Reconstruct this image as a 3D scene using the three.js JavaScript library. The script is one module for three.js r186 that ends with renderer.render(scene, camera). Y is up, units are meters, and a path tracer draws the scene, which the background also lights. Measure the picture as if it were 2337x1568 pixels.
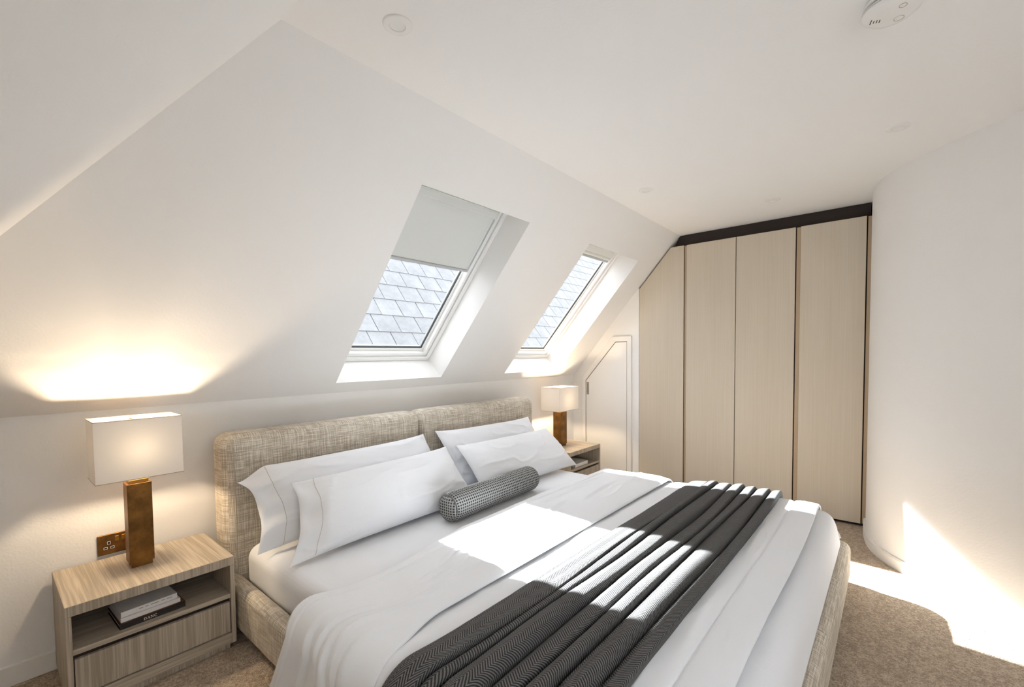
import * as THREE from 'three';
import { RoundedBoxGeometry } from 'three/addons/geometries/RoundedBoxGeometry.js';
import { mergeGeometries, mergeVertices, toCreasedNormals } from 'three/addons/utils/BufferGeometryUtils.js';
import { RectAreaLightUniformsLib } from 'three/addons/lights/RectAreaLightUniformsLib.js';

RectAreaLightUniformsLib.init();
const V3 = THREE.Vector3;
const scene = new THREE.Scene();

// ------------------------------------------------------------------ camera, sky, sun, exposure
// x runs along the headboard wall, y up, z away from that wall into the room; metres.
const camera = new THREE.PerspectiveCamera(2 * Math.atan(784 / 1026.27) * 180 / Math.PI, 2337 / 1568, 0.02, 200);
{
  const yaw = 40.262 * Math.PI / 180, pitch = 2.2904 * Math.PI / 180, roll = -0.5406 * Math.PI / 180;
  const f0 = new V3(Math.cos(yaw), 0, -Math.sin(yaw)), r0 = new V3(Math.sin(yaw), 0, Math.cos(yaw)), u0 = new V3(0, 1, 0);
  const fw = f0.clone().multiplyScalar(Math.cos(pitch)).addScaledVector(u0, -Math.sin(pitch));
  const u1 = u0.clone().multiplyScalar(Math.cos(pitch)).addScaledVector(f0, Math.sin(pitch));
  const rt = r0.clone().multiplyScalar(Math.cos(roll)).addScaledVector(u1, Math.sin(roll));
  const up = u1.clone().multiplyScalar(Math.cos(roll)).addScaledVector(r0, -Math.sin(roll));
  camera.quaternion.setFromRotationMatrix(new THREE.Matrix4().makeBasis(rt, up, fw.clone().negate()));
  camera.position.set(0, 1.25, 0);
  camera.setViewOffset(2337, 1568, 0, -66.4, 2337, 1568);   // the lens is shifted a little
}
const SUN_DIR = new V3(0.13, 0.829, -1).normalize();        // towards the sun, over the neighbouring roof
// bright thin haze, white all round, as the burnt-out view through the roof windows shows it
scene.background = new THREE.Color().setRGB(3.25, 3.45, 3.75);

const sun = new THREE.DirectionalLight(new THREE.Color(0.95, 1.0, 1.03), 34);
sun.name = 'sun';
sun.position.copy(SUN_DIR).multiplyScalar(20).add(new V3(2, 1, -1));
sun.target.position.set(2, 1, -1);
sun.castShadow = true;
sun.shadow.radius = 1.6;
sun.shadow.mapSize.set(4096, 4096);
Object.assign(sun.shadow.camera, { left: -6, right: 6, top: 6, bottom: -6, near: 1, far: 45 });
scene.add(sun, sun.target);

const renderer = new THREE.WebGLRenderer({ antialias: true });
renderer.toneMapping = THREE.LinearToneMapping;
renderer.toneMappingExposure = 1.16;
renderer.shadowMap.enabled = true;

// ------------------------------------------------------------------ noise and textures
function hash(x, y, s) { let h = (Math.imul(x | 0, 374761393) + Math.imul(y | 0, 668265263) + Math.imul(s | 0, 1274126177)) | 0; h = Math.imul(h ^ (h >>> 13), 1274126177); return ((h ^ (h >>> 16)) >>> 0) / 4294967296; }
function noise(x, y, s = 0, px = 0, py = 0) {                // value noise, periodic when px, py are given
  const ix = Math.floor(x), iy = Math.floor(y), fx = x - ix, fy = y - iy, a = fx * fx * (3 - 2 * fx), b = fy * fy * (3 - 2 * fy);
  const w = (i, p) => (p ? ((i % p) + p) % p : i), h = (i, j) => hash(w(i, px), w(j, py), s);
  return (h(ix, iy) * (1 - a) + h(ix + 1, iy) * a) * (1 - b) + (h(ix, iy + 1) * (1 - a) + h(ix + 1, iy + 1) * a) * b;
}
function fbm(x, y, s = 0, oct = 4) { let v = 0, a = 0.5, f = 1; for (let i = 0; i < oct; i++, a *= 0.5, f *= 2.03) v += a * (noise(x * f, y * f, s + i * 17) * 2 - 1); return v; }
const rng = ((seed) => () => { seed = (seed + 0x6d2b79f5) | 0; let t = Math.imul(seed ^ (seed >>> 15), 1 | seed); t = (t + Math.imul(t ^ (t >>> 7), 61 | t)) ^ t; return ((t ^ (t >>> 14)) >>> 0) / 4294967296; })(77);
const smooth = (a, b, x) => { const t = Math.min(1, Math.max(0, (x - a) / (b - a))); return t * t * (3 - 2 * t); };
const lerp = (a, b, t) => a + (b - a) * t;

function texture(n, fn, sizeU, sizeV, color = true, m = n) { // n x m pixels over sizeU x sizeV metres
  const data = new Uint8Array(n * m * 4);
  for (let j = 0; j < m; j++) for (let i = 0; i < n; i++) {
    const c = fn(i / n, j / m), o = (j * n + i) * 4;
    if (typeof c === 'number') data[o] = data[o + 1] = data[o + 2] = Math.max(0, Math.min(255, c * 255));
    else for (let k = 0; k < 3; k++) data[o + k] = Math.max(0, Math.min(255, c[k] * 255));
    data[o + 3] = 255;
  }
  const t = new THREE.DataTexture(data, n, m);
  t.wrapS = t.wrapT = THREE.RepeatWrapping; t.magFilter = THREE.LinearFilter; t.minFilter = THREE.LinearMipmapLinearFilter; t.generateMipmaps = true;
  t.repeat.set(1 / sizeU, 1 / sizeV);
  if (color) t.colorSpace = THREE.SRGBColorSpace;
  t.needsUpdate = true;
  return t;
}
const mixc = (a, b, t) => [lerp(a[0], b[0], t), lerp(a[1], b[1], t), lerp(a[2], b[2], t)];
const rgb = (r, g, b) => [r / 255, g / 255, b / 255];

// linen weave with slubs (repeat 0.5 m)
const linenF = (u, v) => {
  const N = 512, x = u * N, y = v * N;
  const warp = noise(x / 1.5, y / 42, 3, Math.round(N / 1.5), Math.round(N / 42)) , weft = noise(x / 42, y / 1.5, 9, Math.round(N / 42), Math.round(N / 1.5));
  const warp2 = noise(x / 4, y / 90, 5, 128, 6), weft2 = noise(x / 90, y / 4, 7, 6, 128), cell = noise(x / 2, y / 2, 21, 256, 256);
  return 0.30 * warp + 0.30 * weft + 0.14 * warp2 + 0.14 * weft2 + 0.12 * cell;
};
const linenMap = texture(1024, (u, v) => { const k = smooth(0.30, 0.72, linenF(u, v)); return mixc(rgb(174, 161, 142), rgb(231, 222, 207), k); }, 0.5, 0.5);
const linenBump = texture(512, (u, v) => linenF(u, v), 0.5, 0.5, false);
// weathered oak veneer, grain along v (repeat 0.6 x 1.2 m)
const woodF = (u, v) => {
  const warp = 0.012 * (noise(u * 6, v * 3, 31, 6, 3) - 0.5) + 0.02 * (noise(u * 3, v * 2, 37, 3, 2) - 0.5), x = u + warp;
  const bands = noise(x * 40, v * 2, 41, 40, 2), fine = noise(x * 150, v * 7, 43, 150, 7), pores = noise(x * 300, v * 14, 47, 300, 14), broad = noise(x * 7, v * 1, 49, 7, 1);
  return 0.22 * broad + 0.22 * bands + 0.32 * fine + 0.24 * pores;
};
const woodMap = texture(768, (u, v) => { const k = smooth(0.25, 0.75, woodF(u, v)); return mixc(rgb(160, 147, 129), rgb(198, 185, 167), k); }, 0.6, 1.2, true, 768);
const woodBump = texture(512, (u, v) => woodF(u, v), 0.6, 1.2, false);
// straight fine-line veneer of the wardrobe (repeat 0.4 x 1.6 m)
const veneerMap = texture(512, (u, v) => {
  const k = 0.5 * noise(u * 170, v * 6, 61, 170, 6) + 0.3 * noise(u * 60, v * 2, 63, 60, 2) + 0.2 * noise(u * 9, v * 2, 65, 9, 2);
  return mixc(rgb(202, 189, 169), rgb(212, 200, 182), k);
}, 0.4, 1.6);
// herringbone throw: u along the folds, v across (repeat 0.108 x 0.112 m)
const herringF = (u, v) => {
  const x = u * 0.108, y = v * 0.112, col = Math.floor(y / 0.028), t = y / 0.028 - col, d = (col % 2 ? t : 1 - t) * 0.028;
  const ph = ((x + d * 0.95) / 0.009) % 1, s = Math.abs(ph - 0.5) * 2, yarn = noise(u * 90, v * 90, 71, 90, 90);
  return smooth(0.25, 0.75, s) * 0.75 + 0.25 * yarn;
};
const herringMap = texture(512, (u, v) => mixc(rgb(42, 42, 43), rgb(136, 134, 132), herringF(u, v)), 0.108, 0.112);
const herringBump = texture(512, (u, v) => herringF(u, v), 0.108, 0.112, false);
// open-knit grid of the bolster (repeat 0.072 m)
const gridF = (u, v) => {
  const x = (u * 8) % 1, y = (v * 8) % 1, e = Math.max(Math.abs(x - 0.5), Math.abs(y - 0.5)) * 2, yarn = noise(u * 64, v * 64, 81, 64, 64);
  return smooth(0.48, 0.72, e) * 0.85 + 0.15 * yarn;
};
const gridMap = texture(512, (u, v) => mixc(rgb(52, 54, 55), rgb(176, 176, 173), gridF(u, v)), 0.112, 0.1206);
const gridBump = texture(512, (u, v) => gridF(u, v), 0.112, 0.1206, false);
// cut-pile carpet (repeat 0.8 m)
const carpetF = (u, v) => 0.45 * noise(u * 260, v * 260, 91, 260, 260) + 0.3 * noise(u * 90, v * 90, 93, 90, 90) + 0.15 * noise(u * 24, v * 40, 95, 24, 40) + 0.1 * noise(u * 6, v * 6, 97, 6, 6);
const carpetMap = texture(1024, (u, v) => mixc(rgb(158, 139, 119), rgb(208, 190, 168), smooth(0.2, 0.8, carpetF(u, v))), 0.8, 0.8);
const carpetBump = texture(1024, (u, v) => carpetF(u, v), 0.8, 0.8, false);
// cotton percale and emulsion paint: fine relief only
const cottonBump = texture(256, (u, v) => 0.5 * noise(u * 128, v * 30, 101, 128, 30) + 0.5 * noise(u * 30, v * 128, 103, 30, 128), 0.12, 0.12, false);
const plasterBump = texture(512, (u, v) => 0.6 * noise(u * 90, v * 90, 111, 90, 90) + 0.4 * noise(u * 22, v * 22, 113, 22, 22), 0.5, 0.5, false);
// patinated brass
const brassMap = texture(256, (u, v) => mixc(rgb(96, 68, 37), rgb(156, 113, 60), 0.5 * noise(u * 5, v * 7, 121, 5, 7) + 0.3 * noise(u * 17, v * 23, 123, 17, 23) + 0.2 * noise(u * 60, v * 60, 125, 60, 60)), 0.2, 0.3);
const slateMap = texture(512, (u, v) => mixc(rgb(120, 120, 120), rgb(146, 146, 145), 0.5 * noise(u * 7, v * 7, 131, 7, 7) + 0.3 * noise(u * 30, v * 30, 133, 30, 30) + 0.2 * noise(u * 110, v * 110, 135, 110, 110)), 1.1, 1.1);

const std = (o) => new THREE.MeshStandardMaterial(o), phy = (o) => new THREE.MeshPhysicalMaterial(o);
const M = {
  paint: std({ name: 'warm white paint', color: '#efece8', roughness: 0.75, bumpMap: plasterBump, bumpScale: 0.0004 }),
  reveal: std({ name: 'white reveal paint', color: '#f3f2ef', roughness: 0.6 }),
  trim: std({ name: 'white satin trim', color: '#eeeae4', roughness: 0.4 }),
  frame: std({ name: 'white lacquered window frame', color: '#f1f0ec', roughness: 0.3 }),
  gasket: std({ name: 'dark window gasket', color: '#3d4148', roughness: 0.5 }),
  alu: std({ name: 'grey blind rail', color: '#b9bab8', roughness: 0.4, metalness: 0.3 }),
  blind: std({ name: 'pale grey blind cloth', color: '#dcdcd7', roughness: 0.9 }),
  glass: phy({ name: 'window glass', color: '#ffffff', roughness: 0, transmission: 1, thickness: 0, ior: 1.5, specularIntensity: 0.15 }),
  carpet: std({ name: 'beige carpet', map: carpetMap, roughness: 1, bumpMap: carpetBump, bumpScale: 0.006 }),
  linen: std({ name: 'oatmeal linen', map: linenMap, roughness: 0.95, bumpMap: linenBump, bumpScale: 0.0012 }),
  cotton: phy({ name: 'white cotton', color: '#f6f7fa', roughness: 0.9, bumpMap: cottonBump, bumpScale: 0.0003, sheen: 0.3, sheenColor: new THREE.Color(1, 1, 1), sheenRoughness: 0.6 }),
  seam: std({ name: 'white thread', color: '#cfccc8', roughness: 0.9 }),
  throw: std({ name: 'charcoal herringbone wool', map: herringMap, roughness: 1, bumpMap: herringBump, bumpScale: 0.0022 }),
  bolster: std({ name: 'grey open knit', map: gridMap, roughness: 1, bumpMap: gridBump, bumpScale: 0.0025 }),
  wood: std({ name: 'weathered oak', map: woodMap, roughness: 0.55, bumpMap: woodBump, bumpScale: 0.0006 }),
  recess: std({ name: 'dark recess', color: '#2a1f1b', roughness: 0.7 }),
  veneer: std({ name: 'beige veneer', map: veneerMap, roughness: 0.5 }),
  veneerDark: std({ name: 'beige veneer channel', color: '#b7a084', roughness: 0.5 }),
  brass: phy({ name: 'patinated brass', map: brassMap, roughness: 0.42, metalness: 0.85 }),
  brassBright: phy({ name: 'satin brass', color: '#c1924f', roughness: 0.3, metalness: 0.95 }),
  shade: phy({ name: 'lamp shade cloth', color: '#f6ece0', roughness: 1, transmission: 0.018, thickness: 0 }),
  shadeRim: std({ name: 'shade rim', color: '#b6a896', roughness: 0.8 }),
  bulb: std({ name: 'lamp bulb', color: '#fff2dd', emissive: new THREE.Color(1, 0.78, 0.5), emissiveIntensity: 6 }),
  paper: std({ name: 'white paper', color: '#e6e3e0', roughness: 0.8 }),
  coverWhite: std({ name: 'white book cover', color: '#ebe8e5', roughness: 0.5 }),
  coverDark: std({ name: 'dark book cover', color: '#2b2524', roughness: 0.5 }),
  coverTan: std({ name: 'tan book cover', color: '#8a5a2c', roughness: 0.55 }),
  print: std({ name: 'grey print', color: '#8c8783', roughness: 0.7 }),
  letter: std({ name: 'cream print', color: '#ddd2c2', roughness: 0.7 }),
  plastic: std({ name: 'white plastic', color: '#e9e6e1', roughness: 0.4 }),
  plasticDark: std({ name: 'dark slot', color: '#3a3733', roughness: 0.8 }),
  steel: std({ name: 'brushed steel', color: '#a9a49c', roughness: 0.35, metalness: 0.8 }),
  black: std({ name: 'black void', color: '#0d0c0b', roughness: 0.9 }),
  slate: std({ name: 'pale roof slate', map: slateMap, roughness: 0.95 }),
  batten: std({ name: 'roof felt', color: '#5b5f66', roughness: 0.9 }),
};

// ------------------------------------------------------------------ helpers
const taken = new Map();
function numbered(name) { const n = taken.get(name) ?? 0; taken.set(name, n + 1); return n ? name + '_' + String(n).padStart(3, '0') : name; }
function metreUV(g, swap = false) {                          // uv in metres, by the way each face points; v runs up, or along z on level faces
  g = g.index ? g.toNonIndexed() : g;
  const p = g.attributes.position, uv = new Float32Array(p.count * 2), a = new V3(), b = new V3(), c = new V3();
  for (let i = 0; i < p.count; i += 3) {
    a.fromBufferAttribute(p, i); b.fromBufferAttribute(p, i + 1); c.fromBufferAttribute(p, i + 2);
    const n = b.clone().sub(a).cross(c.clone().sub(a)), ax = Math.abs(n.x), ay = Math.abs(n.y), az = Math.abs(n.z);
    [a, b, c].forEach((q, k) => {
      let u, v;
      if (ay >= ax && ay >= az) { u = q.x; v = q.z; } else if (az >= ax) { u = q.x; v = q.y; } else { u = q.z; v = q.y; }
      uv[(i + k) * 2] = swap ? v : u; uv[(i + k) * 2 + 1] = swap ? u : v;
    });
  }
  g.setAttribute('uv', new THREE.BufferAttribute(uv, 2));
  return g;
}
function mesh(name, geo, mat, parent = scene) {
  const o = new THREE.Mesh(geo, mat);
  o.name = parent === scene ? numbered(name) : name;
  o.castShadow = o.receiveShadow = true;
  parent.add(o);
  return o;
}
function boxGeo(x0, x1, y0, y1, z0, z1, r = 0.002, seg = 1, swap = false) {
  const w = x1 - x0, h = y1 - y0, d = z1 - z0;
  const g = r > 0 ? new RoundedBoxGeometry(w, h, d, seg, Math.min(r, w / 2.01, h / 2.01, d / 2.01)) : new THREE.BoxGeometry(w, h, d);
  g.translate((x0 + x1) / 2, (y0 + y1) / 2, (z0 + z1) / 2);
  return metreUV(g, swap);
}
const box = (name, mat, parent, x0, x1, y0, y1, z0, z1, r, seg, swap) => mesh(name, boxGeo(x0, x1, y0, y1, z0, z1, r, seg, swap), mat, parent);
function group(name, x = 0, y = 0, z = 0) { const g = new THREE.Group(); g.name = numbered(name); g.position.set(x, y, z); scene.add(g); return g; }
function tag(o, label, category, grp) { o.userData.label = label; o.userData.category = category; if (grp) o.userData.group = grp; return o; }
function structure(o, label) { o.userData.kind = 'structure'; if (label) { o.userData.label = label; } return o; }
function polyExtrude(pts, depth, bevel = 0) {                // pts in (x, y), pushed along +z
  const s = new THREE.Shape(pts.map((p) => new THREE.Vector2(p[0], p[1])));
  return new THREE.ExtrudeGeometry(s, { depth, bevelEnabled: bevel > 0, bevelSize: bevel, bevelThickness: bevel, bevelOffset: -bevel, bevelSegments: 1, curveSegments: 8 });
}
function inYZ(pts, x0, x1, bevel = 0) {                      // polygon of [z, y] points, from x0 to x1
  const g = polyExtrude(pts, x1 - x0 - 2 * bevel, bevel);
  g.applyMatrix4(new THREE.Matrix4().makeBasis(new V3(0, 0, 1), new V3(0, 1, 0), new V3(-1, 0, 0)).setPosition(x1 - bevel, 0, 0));
  return metreUV(g);
}
function sheet(fn, nu, nv, thick, uvOf) {                    // cloth with a thickness: fn(s, t) -> [x, y, z, u, v]; its inner face lies "thick" behind the outer one
  const P = [], U = [], idx = [], row = nv + 1, count = (nu + 1) * row;
  for (let i = 0; i <= nu; i++) for (let j = 0; j <= nv; j++) { const q = fn(i / nu, j / nv); P.push(q[0], q[1], q[2]); U.push(q[3], q[4]); }
  for (let i = 0; i < nu; i++) for (let j = 0; j < nv; j++) { const a = i * row + j, b = a + row; idx.push(a, a + 1, b, b, a + 1, b + 1); }
  const g = new THREE.BufferGeometry();
  g.setAttribute('position', new THREE.Float32BufferAttribute(P, 3)); g.setIndex(idx); g.computeVertexNormals();
  const n = g.attributes.normal.array, P2 = P.slice(), U2 = U.concat(U), idx2 = idx.slice();
  for (let k = 0; k < count * 3; k++) P2.push(P[k] - n[k] * thick);
  for (let k = 0; k < idx.length; k += 3) idx2.push(idx[k] + count, idx[k + 2] + count, idx[k + 1] + count);
  const edge = (a, b) => idx2.push(a, b, a + count, b, b + count, a + count);
  for (let i = 0; i < nu; i++) { edge(i * row, (i + 1) * row); edge((i + 1) * row + nv, i * row + nv); }
  for (let j = 0; j < nv; j++) { edge(j + 1, j); edge(nu * row + j, nu * row + j + 1); }
  const h = new THREE.BufferGeometry();
  h.setAttribute('position', new THREE.Float32BufferAttribute(P2, 3)); h.setAttribute('uv', new THREE.Float32BufferAttribute(U2, 2)); h.setIndex(idx2); h.computeVertexNormals();
  return h;
}
function rod(points, r, seg = 6, closed = false, n) { return new THREE.TubeGeometry(new THREE.CatmullRomCurve3(points.map((p) => new V3(...p)), closed, 'catmullrom', 0.1), n ?? points.length * 6, r, seg, closed); }

// ------------------------------------------------------------------ room shell
const CEIL = 2.29, WALL_Z = -2.56, KNEE = 1.03, EDGE_Z = -1.46, EDGE_X = 0.637, WALL_X = EDGE_X - (EDGE_Z - WALL_Z), END_X = 4.02, FRONT_Z = 1.7;
const PHI = Math.atan2(EDGE_Z - WALL_Z, CEIL - KNEE), SLOPE_LEN = Math.hypot(EDGE_Z - WALL_Z, CEIL - KNEE);   // lean of the sloping walls from upright
const WIN = [{ x: 1.755 }, { x: 3.262 }], SIDE_Z = 0.78, WIN_HALF = 0.405, WIN_S0 = 0.083, WIN_S1 = 1.342;

structure(mesh('floor', metreUV(new THREE.BoxGeometry(6.4, 0.2, 6).translate(2, -0.1, -0.5)), M.carpet), 'beige cut-pile carpet across the whole bedroom');
structure(box('ceiling', M.paint, scene, EDGE_X - 0.25, 5.2, CEIL, CEIL + 0.2, EDGE_Z - 0.2, 2.2, 0), 'flat warm white ceiling with small downlights');
structure(box('wall_back', M.paint, scene, -0.9, 5.2, -0.05, KNEE, WALL_Z - 0.3, WALL_Z, 0), 'low white wall behind the headboard');
structure(box('wall_left', M.paint, scene, WALL_X - 0.3, WALL_X, -0.05, KNEE, WALL_Z - 0.2, 2.2, 0), 'low white wall left of the nightstand');
const GLZ = { x0: 0.62, x1: 1.52, y0: 0.9, y1: 2.02 };
{ // wall behind the camera with an opening for an unseen window added as fill light
  const s = new THREE.Shape([[-0.9, -0.05], [3.2, -0.05], [3.2, CEIL + 0.1], [-0.9, CEIL + 0.1]].map((p) => new THREE.Vector2(...p)));
  s.holes.push(new THREE.Path([[GLZ.x0, GLZ.y0], [GLZ.x0, GLZ.y1], [GLZ.x1, GLZ.y1], [GLZ.x1, GLZ.y0]].map((p) => new THREE.Vector2(...p))));
  structure(mesh('wall_front', metreUV(new THREE.ExtrudeGeometry(s, { depth: 0.2, bevelEnabled: false }).translate(0, 0, FRONT_Z)), M.paint), 'white wall opposite the headboard');
}
{ // sloping wall over the headboard, pierced by the two roof windows; thick, so that the openings have reveals
  const s = new THREE.Shape([[-1.6, -0.45], [5.2, -0.45], [5.2, 2.1], [-1.6, 2.1]].map((p) => new THREE.Vector2(...p)));
  for (const w of WIN) s.holes.push(new THREE.Path([[w.x - WIN_HALF, WIN_S0], [w.x - WIN_HALF, WIN_S1], [w.x + WIN_HALF, WIN_S1], [w.x + WIN_HALF, WIN_S0]].map((p) => new THREE.Vector2(...p))));
  const g = new THREE.ExtrudeGeometry(s, { depth: 0.27, bevelEnabled: false }).translate(0, 0, -0.27);
  const uv = g.attributes.uv; for (let i = 0; i < uv.count; i++) uv.setXY(i, g.attributes.position.getX(i), g.attributes.position.getY(i));
  const o = structure(mesh('wall_slope_back', g, M.paint), 'sloping white attic wall above the bed with two roof windows');
  o.position.set(0, KNEE, WALL_Z); o.rotation.x = PHI;
  const c = structure(mesh('roof_covering', new THREE.ExtrudeGeometry(s, { depth: 0.03, bevelEnabled: false }).translate(0, 0, -0.302), M.batten), 'dark slate covering outside the attic slope');
  c.position.copy(o.position); c.rotation.x = PHI;
}
{ // hipped slope on the left, with an opening for an unseen roof window added as fill light
  const s = new THREE.Shape([[-2.5, -0.45], [2.5, -0.45], [2.5, 2.05], [-2.5, 2.05]].map((p) => new THREE.Vector2(...p))), c = -(SIDE_Z + 0.4);
  s.holes.push(new THREE.Path([[c - WIN_HALF, WIN_S0], [c - WIN_HALF, WIN_S1], [c + WIN_HALF, WIN_S1], [c + WIN_HALF, WIN_S0]].map((p) => new THREE.Vector2(...p))));
  const g = new THREE.ExtrudeGeometry(s, { depth: 0.27, bevelEnabled: false }).translate(0, 0, -0.27);
  const uv = g.attributes.uv; for (let i = 0; i < uv.count; i++) uv.setXY(i, g.attributes.position.getX(i), g.attributes.position.getY(i));
  const o = structure(mesh('wall_slope_left', g, M.paint), 'sloping white attic wall on the left meeting the bed wall in a hip');
  o.position.set(WALL_X, KNEE, -0.4); o.rotation.order = 'YXZ'; o.rotation.set(PHI, Math.PI / 2, 0);
}
{ // end wall beside the wardrobe
  const underRoof = (z) => KNEE + (z - WALL_Z) * (CEIL - KNEE) / (EDGE_Z - WALL_Z) + 0.12;   // ends inside the thickness of the roof
  structure(mesh('wall_right', inYZ([[-2.8, -0.05], [-1.83, -0.05], [-1.83, underRoof(-1.83)], [-2.8, underRoof(-2.8)]], END_X, END_X + 0.58), M.paint), 'white end wall holding the little loft door');
  structure(mesh('wall_wardrobe_back', inYZ([[-2.75, -0.05], [0.2, -0.05], [0.2, CEIL + 0.1], [-1.3, CEIL + 0.1], [-1.35, underRoof(-1.35)], [-2.75, underRoof(-2.75)]], 4.62, 4.8), M.paint), 'white wall behind the wardrobe');
}
// curved stair wall on the right
const curvePts = [[4.75, -0.126], [3.99, -0.126], [3.805, -0.116], [3.622, -0.089], [3.488, -0.041], [3.378, 0.02], [3.303, 0.077], [3.226, 0.15], [2.902, 0.471], [2.3, 1.067], [1.55, 1.81]];
const curve = new THREE.CatmullRomCurve3(curvePts.map((p) => new V3(p[0], 0, p[1])), false, 'centripetal');
function along(off, t0 = 0, t1 = 1, n = 120) { // plan points at an offset into the room
  const out = [];
  for (let i = 0; i <= n; i++) { const t = lerp(t0, t1, i / n), p = curve.getPointAt(t), d = curve.getTangentAt(t); out.push([p.x + d.z * off, p.z - d.x * off]); }
  return out;
}
function planExtrude(pts, y0, y1) { // plan polygon of [x, z]
  const g = polyExtrude(pts.map((p) => [p[0], -p[1]]), y1 - y0).rotateX(-Math.PI / 2).translate(0, y0, 0);
  return g;
}
// along(+off): which side is the room?  d runs towards -x; its left/right is fixed by the sign tested here
const ROOM = (() => { const p = along(0.1, 0.5, 0.51, 1)[0], q = curve.getPointAt(0.5); return Math.hypot(p[0] - 1, p[1] + 1) < Math.hypot(q.x - 1, q.z + 1) ? 1 : -1; })();
{
  const g = toCreasedNormals(metreUV(planExtrude(along(0).concat(along(-0.25 * ROOM).reverse()), -0.05, CEIL + 0.05)), 0.5);
  structure(mesh('wall_curved', g, M.paint), 'white curved wall sweeping out from the wardrobe');
  const bb = toCreasedNormals(metreUV(planExtrude(along(0.013 * ROOM, 0.18, 0.62).concat(along(-0.02 * ROOM, 0.18, 0.62).reverse()), 0, 0.06)), 0.5);
  structure(mesh('baseboard_right', bb, M.trim), 'white skirting following the curved wall');
  const t2 = toCreasedNormals(metreUV(planExtrude(along(0.010 * ROOM, 0.18, 0.62).concat(along(-0.02 * ROOM, 0.18, 0.62).reverse()), 0.06, 0.066)), 0.5);
  structure(mesh('trim_1', t2, M.trim), 'thin top bead of the curved skirting');
}
structure(box('baseboard_back', M.trim, scene, WALL_X, END_X, 0, 0.08, WALL_Z - 0.01, WALL_Z + 0.014, 0.003), 'white skirting along the low wall behind the nightstands');
{ // casing of the room door, in the straight part of the stair wall
  const d = new V3(2.3 - 2.902, 0, 1.067 - 0.471).normalize(), n = new V3(-d.z, 0, d.x); if (n.dot(new V3(-1, 0, -1)) < 0) n.negate();
  const g = group('door_2', 2.884, 0, 0.489); structure(g, 'white door casing in the straight part of the curved wall');
  g.quaternion.setFromRotationMatrix(new THREE.Matrix4().makeBasis(d, new V3(0, 1, 0), d.clone().cross(new V3(0, 1, 0))));
  const s = d.clone().cross(new V3(0, 1, 0)).dot(n) > 0 ? 1 : -1, zz = (a, b) => (s > 0 ? [a, b] : [-b, -a]);
  box('jamb', M.trim, g, 0, 0.06, 0, 2.06, ...zz(-0.02, 0.012), 0.003);
  box('jamb', M.trim, g, 0.8, 0.86, 0, 2.06, ...zz(-0.02, 0.012), 0.003);
  box('head', M.trim, g, 0.06, 0.8, 2.0, 2.06, ...zz(-0.02, 0.012), 0.003);
  const leaf = box('leaf', M.trim, g, 0.064, 0.796, 0.006, 1.996, ...zz(-0.02, 0.006), 0.002);
  box('handle', M.steel, leaf, 0.11, 0.23, 1.0, 1.02, ...zz(0.03, 0.045), 0.004);
  box('handle_rose', M.steel, leaf, 0.1, 0.14, 0.985, 1.035, ...zz(0.004, 0.032), 0.004);
}

// ------------------------------------------------------------------ loft access door
{
  const g = structure(group('door_1', END_X, 0, 0), 'small white loft door with a clipped corner beside the wardrobe');
  const outer = [[-1.903, 0], [-1.903, 1.417], [-2.101, 1.417], [-2.446, 1.004], [-2.446, 0]], inner = [[-1.946, 0], [-1.946, 1.365], [-2.070, 1.365], [-2.405, 0.980], [-2.405, 0]];
  const ring = new THREE.Shape([...outer, ...inner.slice().reverse()].map((p) => new THREE.Vector2(...p)));
  const turn = (geo, x1) => metreUV(geo.applyMatrix4(new THREE.Matrix4().makeBasis(new V3(0, 0, 1), new V3(0, 1, 0), new V3(-1, 0, 0)).setPosition(x1, 0, 0)));
  mesh('casing', turn(new THREE.ExtrudeGeometry(ring, { depth: 0.02, bevelEnabled: true, bevelSize: 0.002, bevelThickness: 0.002, bevelOffset: -0.002, bevelSegments: 1 }), 0.006), M.trim, g);
  mesh('gap', turn(polyExtrude(inner, 0.003), 0.001), M.black, g);
  const m = 0.0055, leafPts = [[-1.946 - m, 0.006], [-1.946 - m, 1.365 - m], [-2.070 + m * 0.5, 1.365 - m], [-2.405 + m, 0.980 - m * 0.5], [-2.405 + m, 0.006]];
  const leaf = mesh('leaf', turn(polyExtrude(leafPts, 0.009, 0.001), -0.001), M.trim, g);
  const pull = box('flush_pull', M.steel, leaf, -0.0135, -0.009, 0.835, 0.962, -2.392, -2.366, 0.001);
  box('pull_slot', M.print, leaf, -0.0142, -0.0125, 0.856, 0.941, -2.383, -2.375, 0.0005);
}

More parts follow.
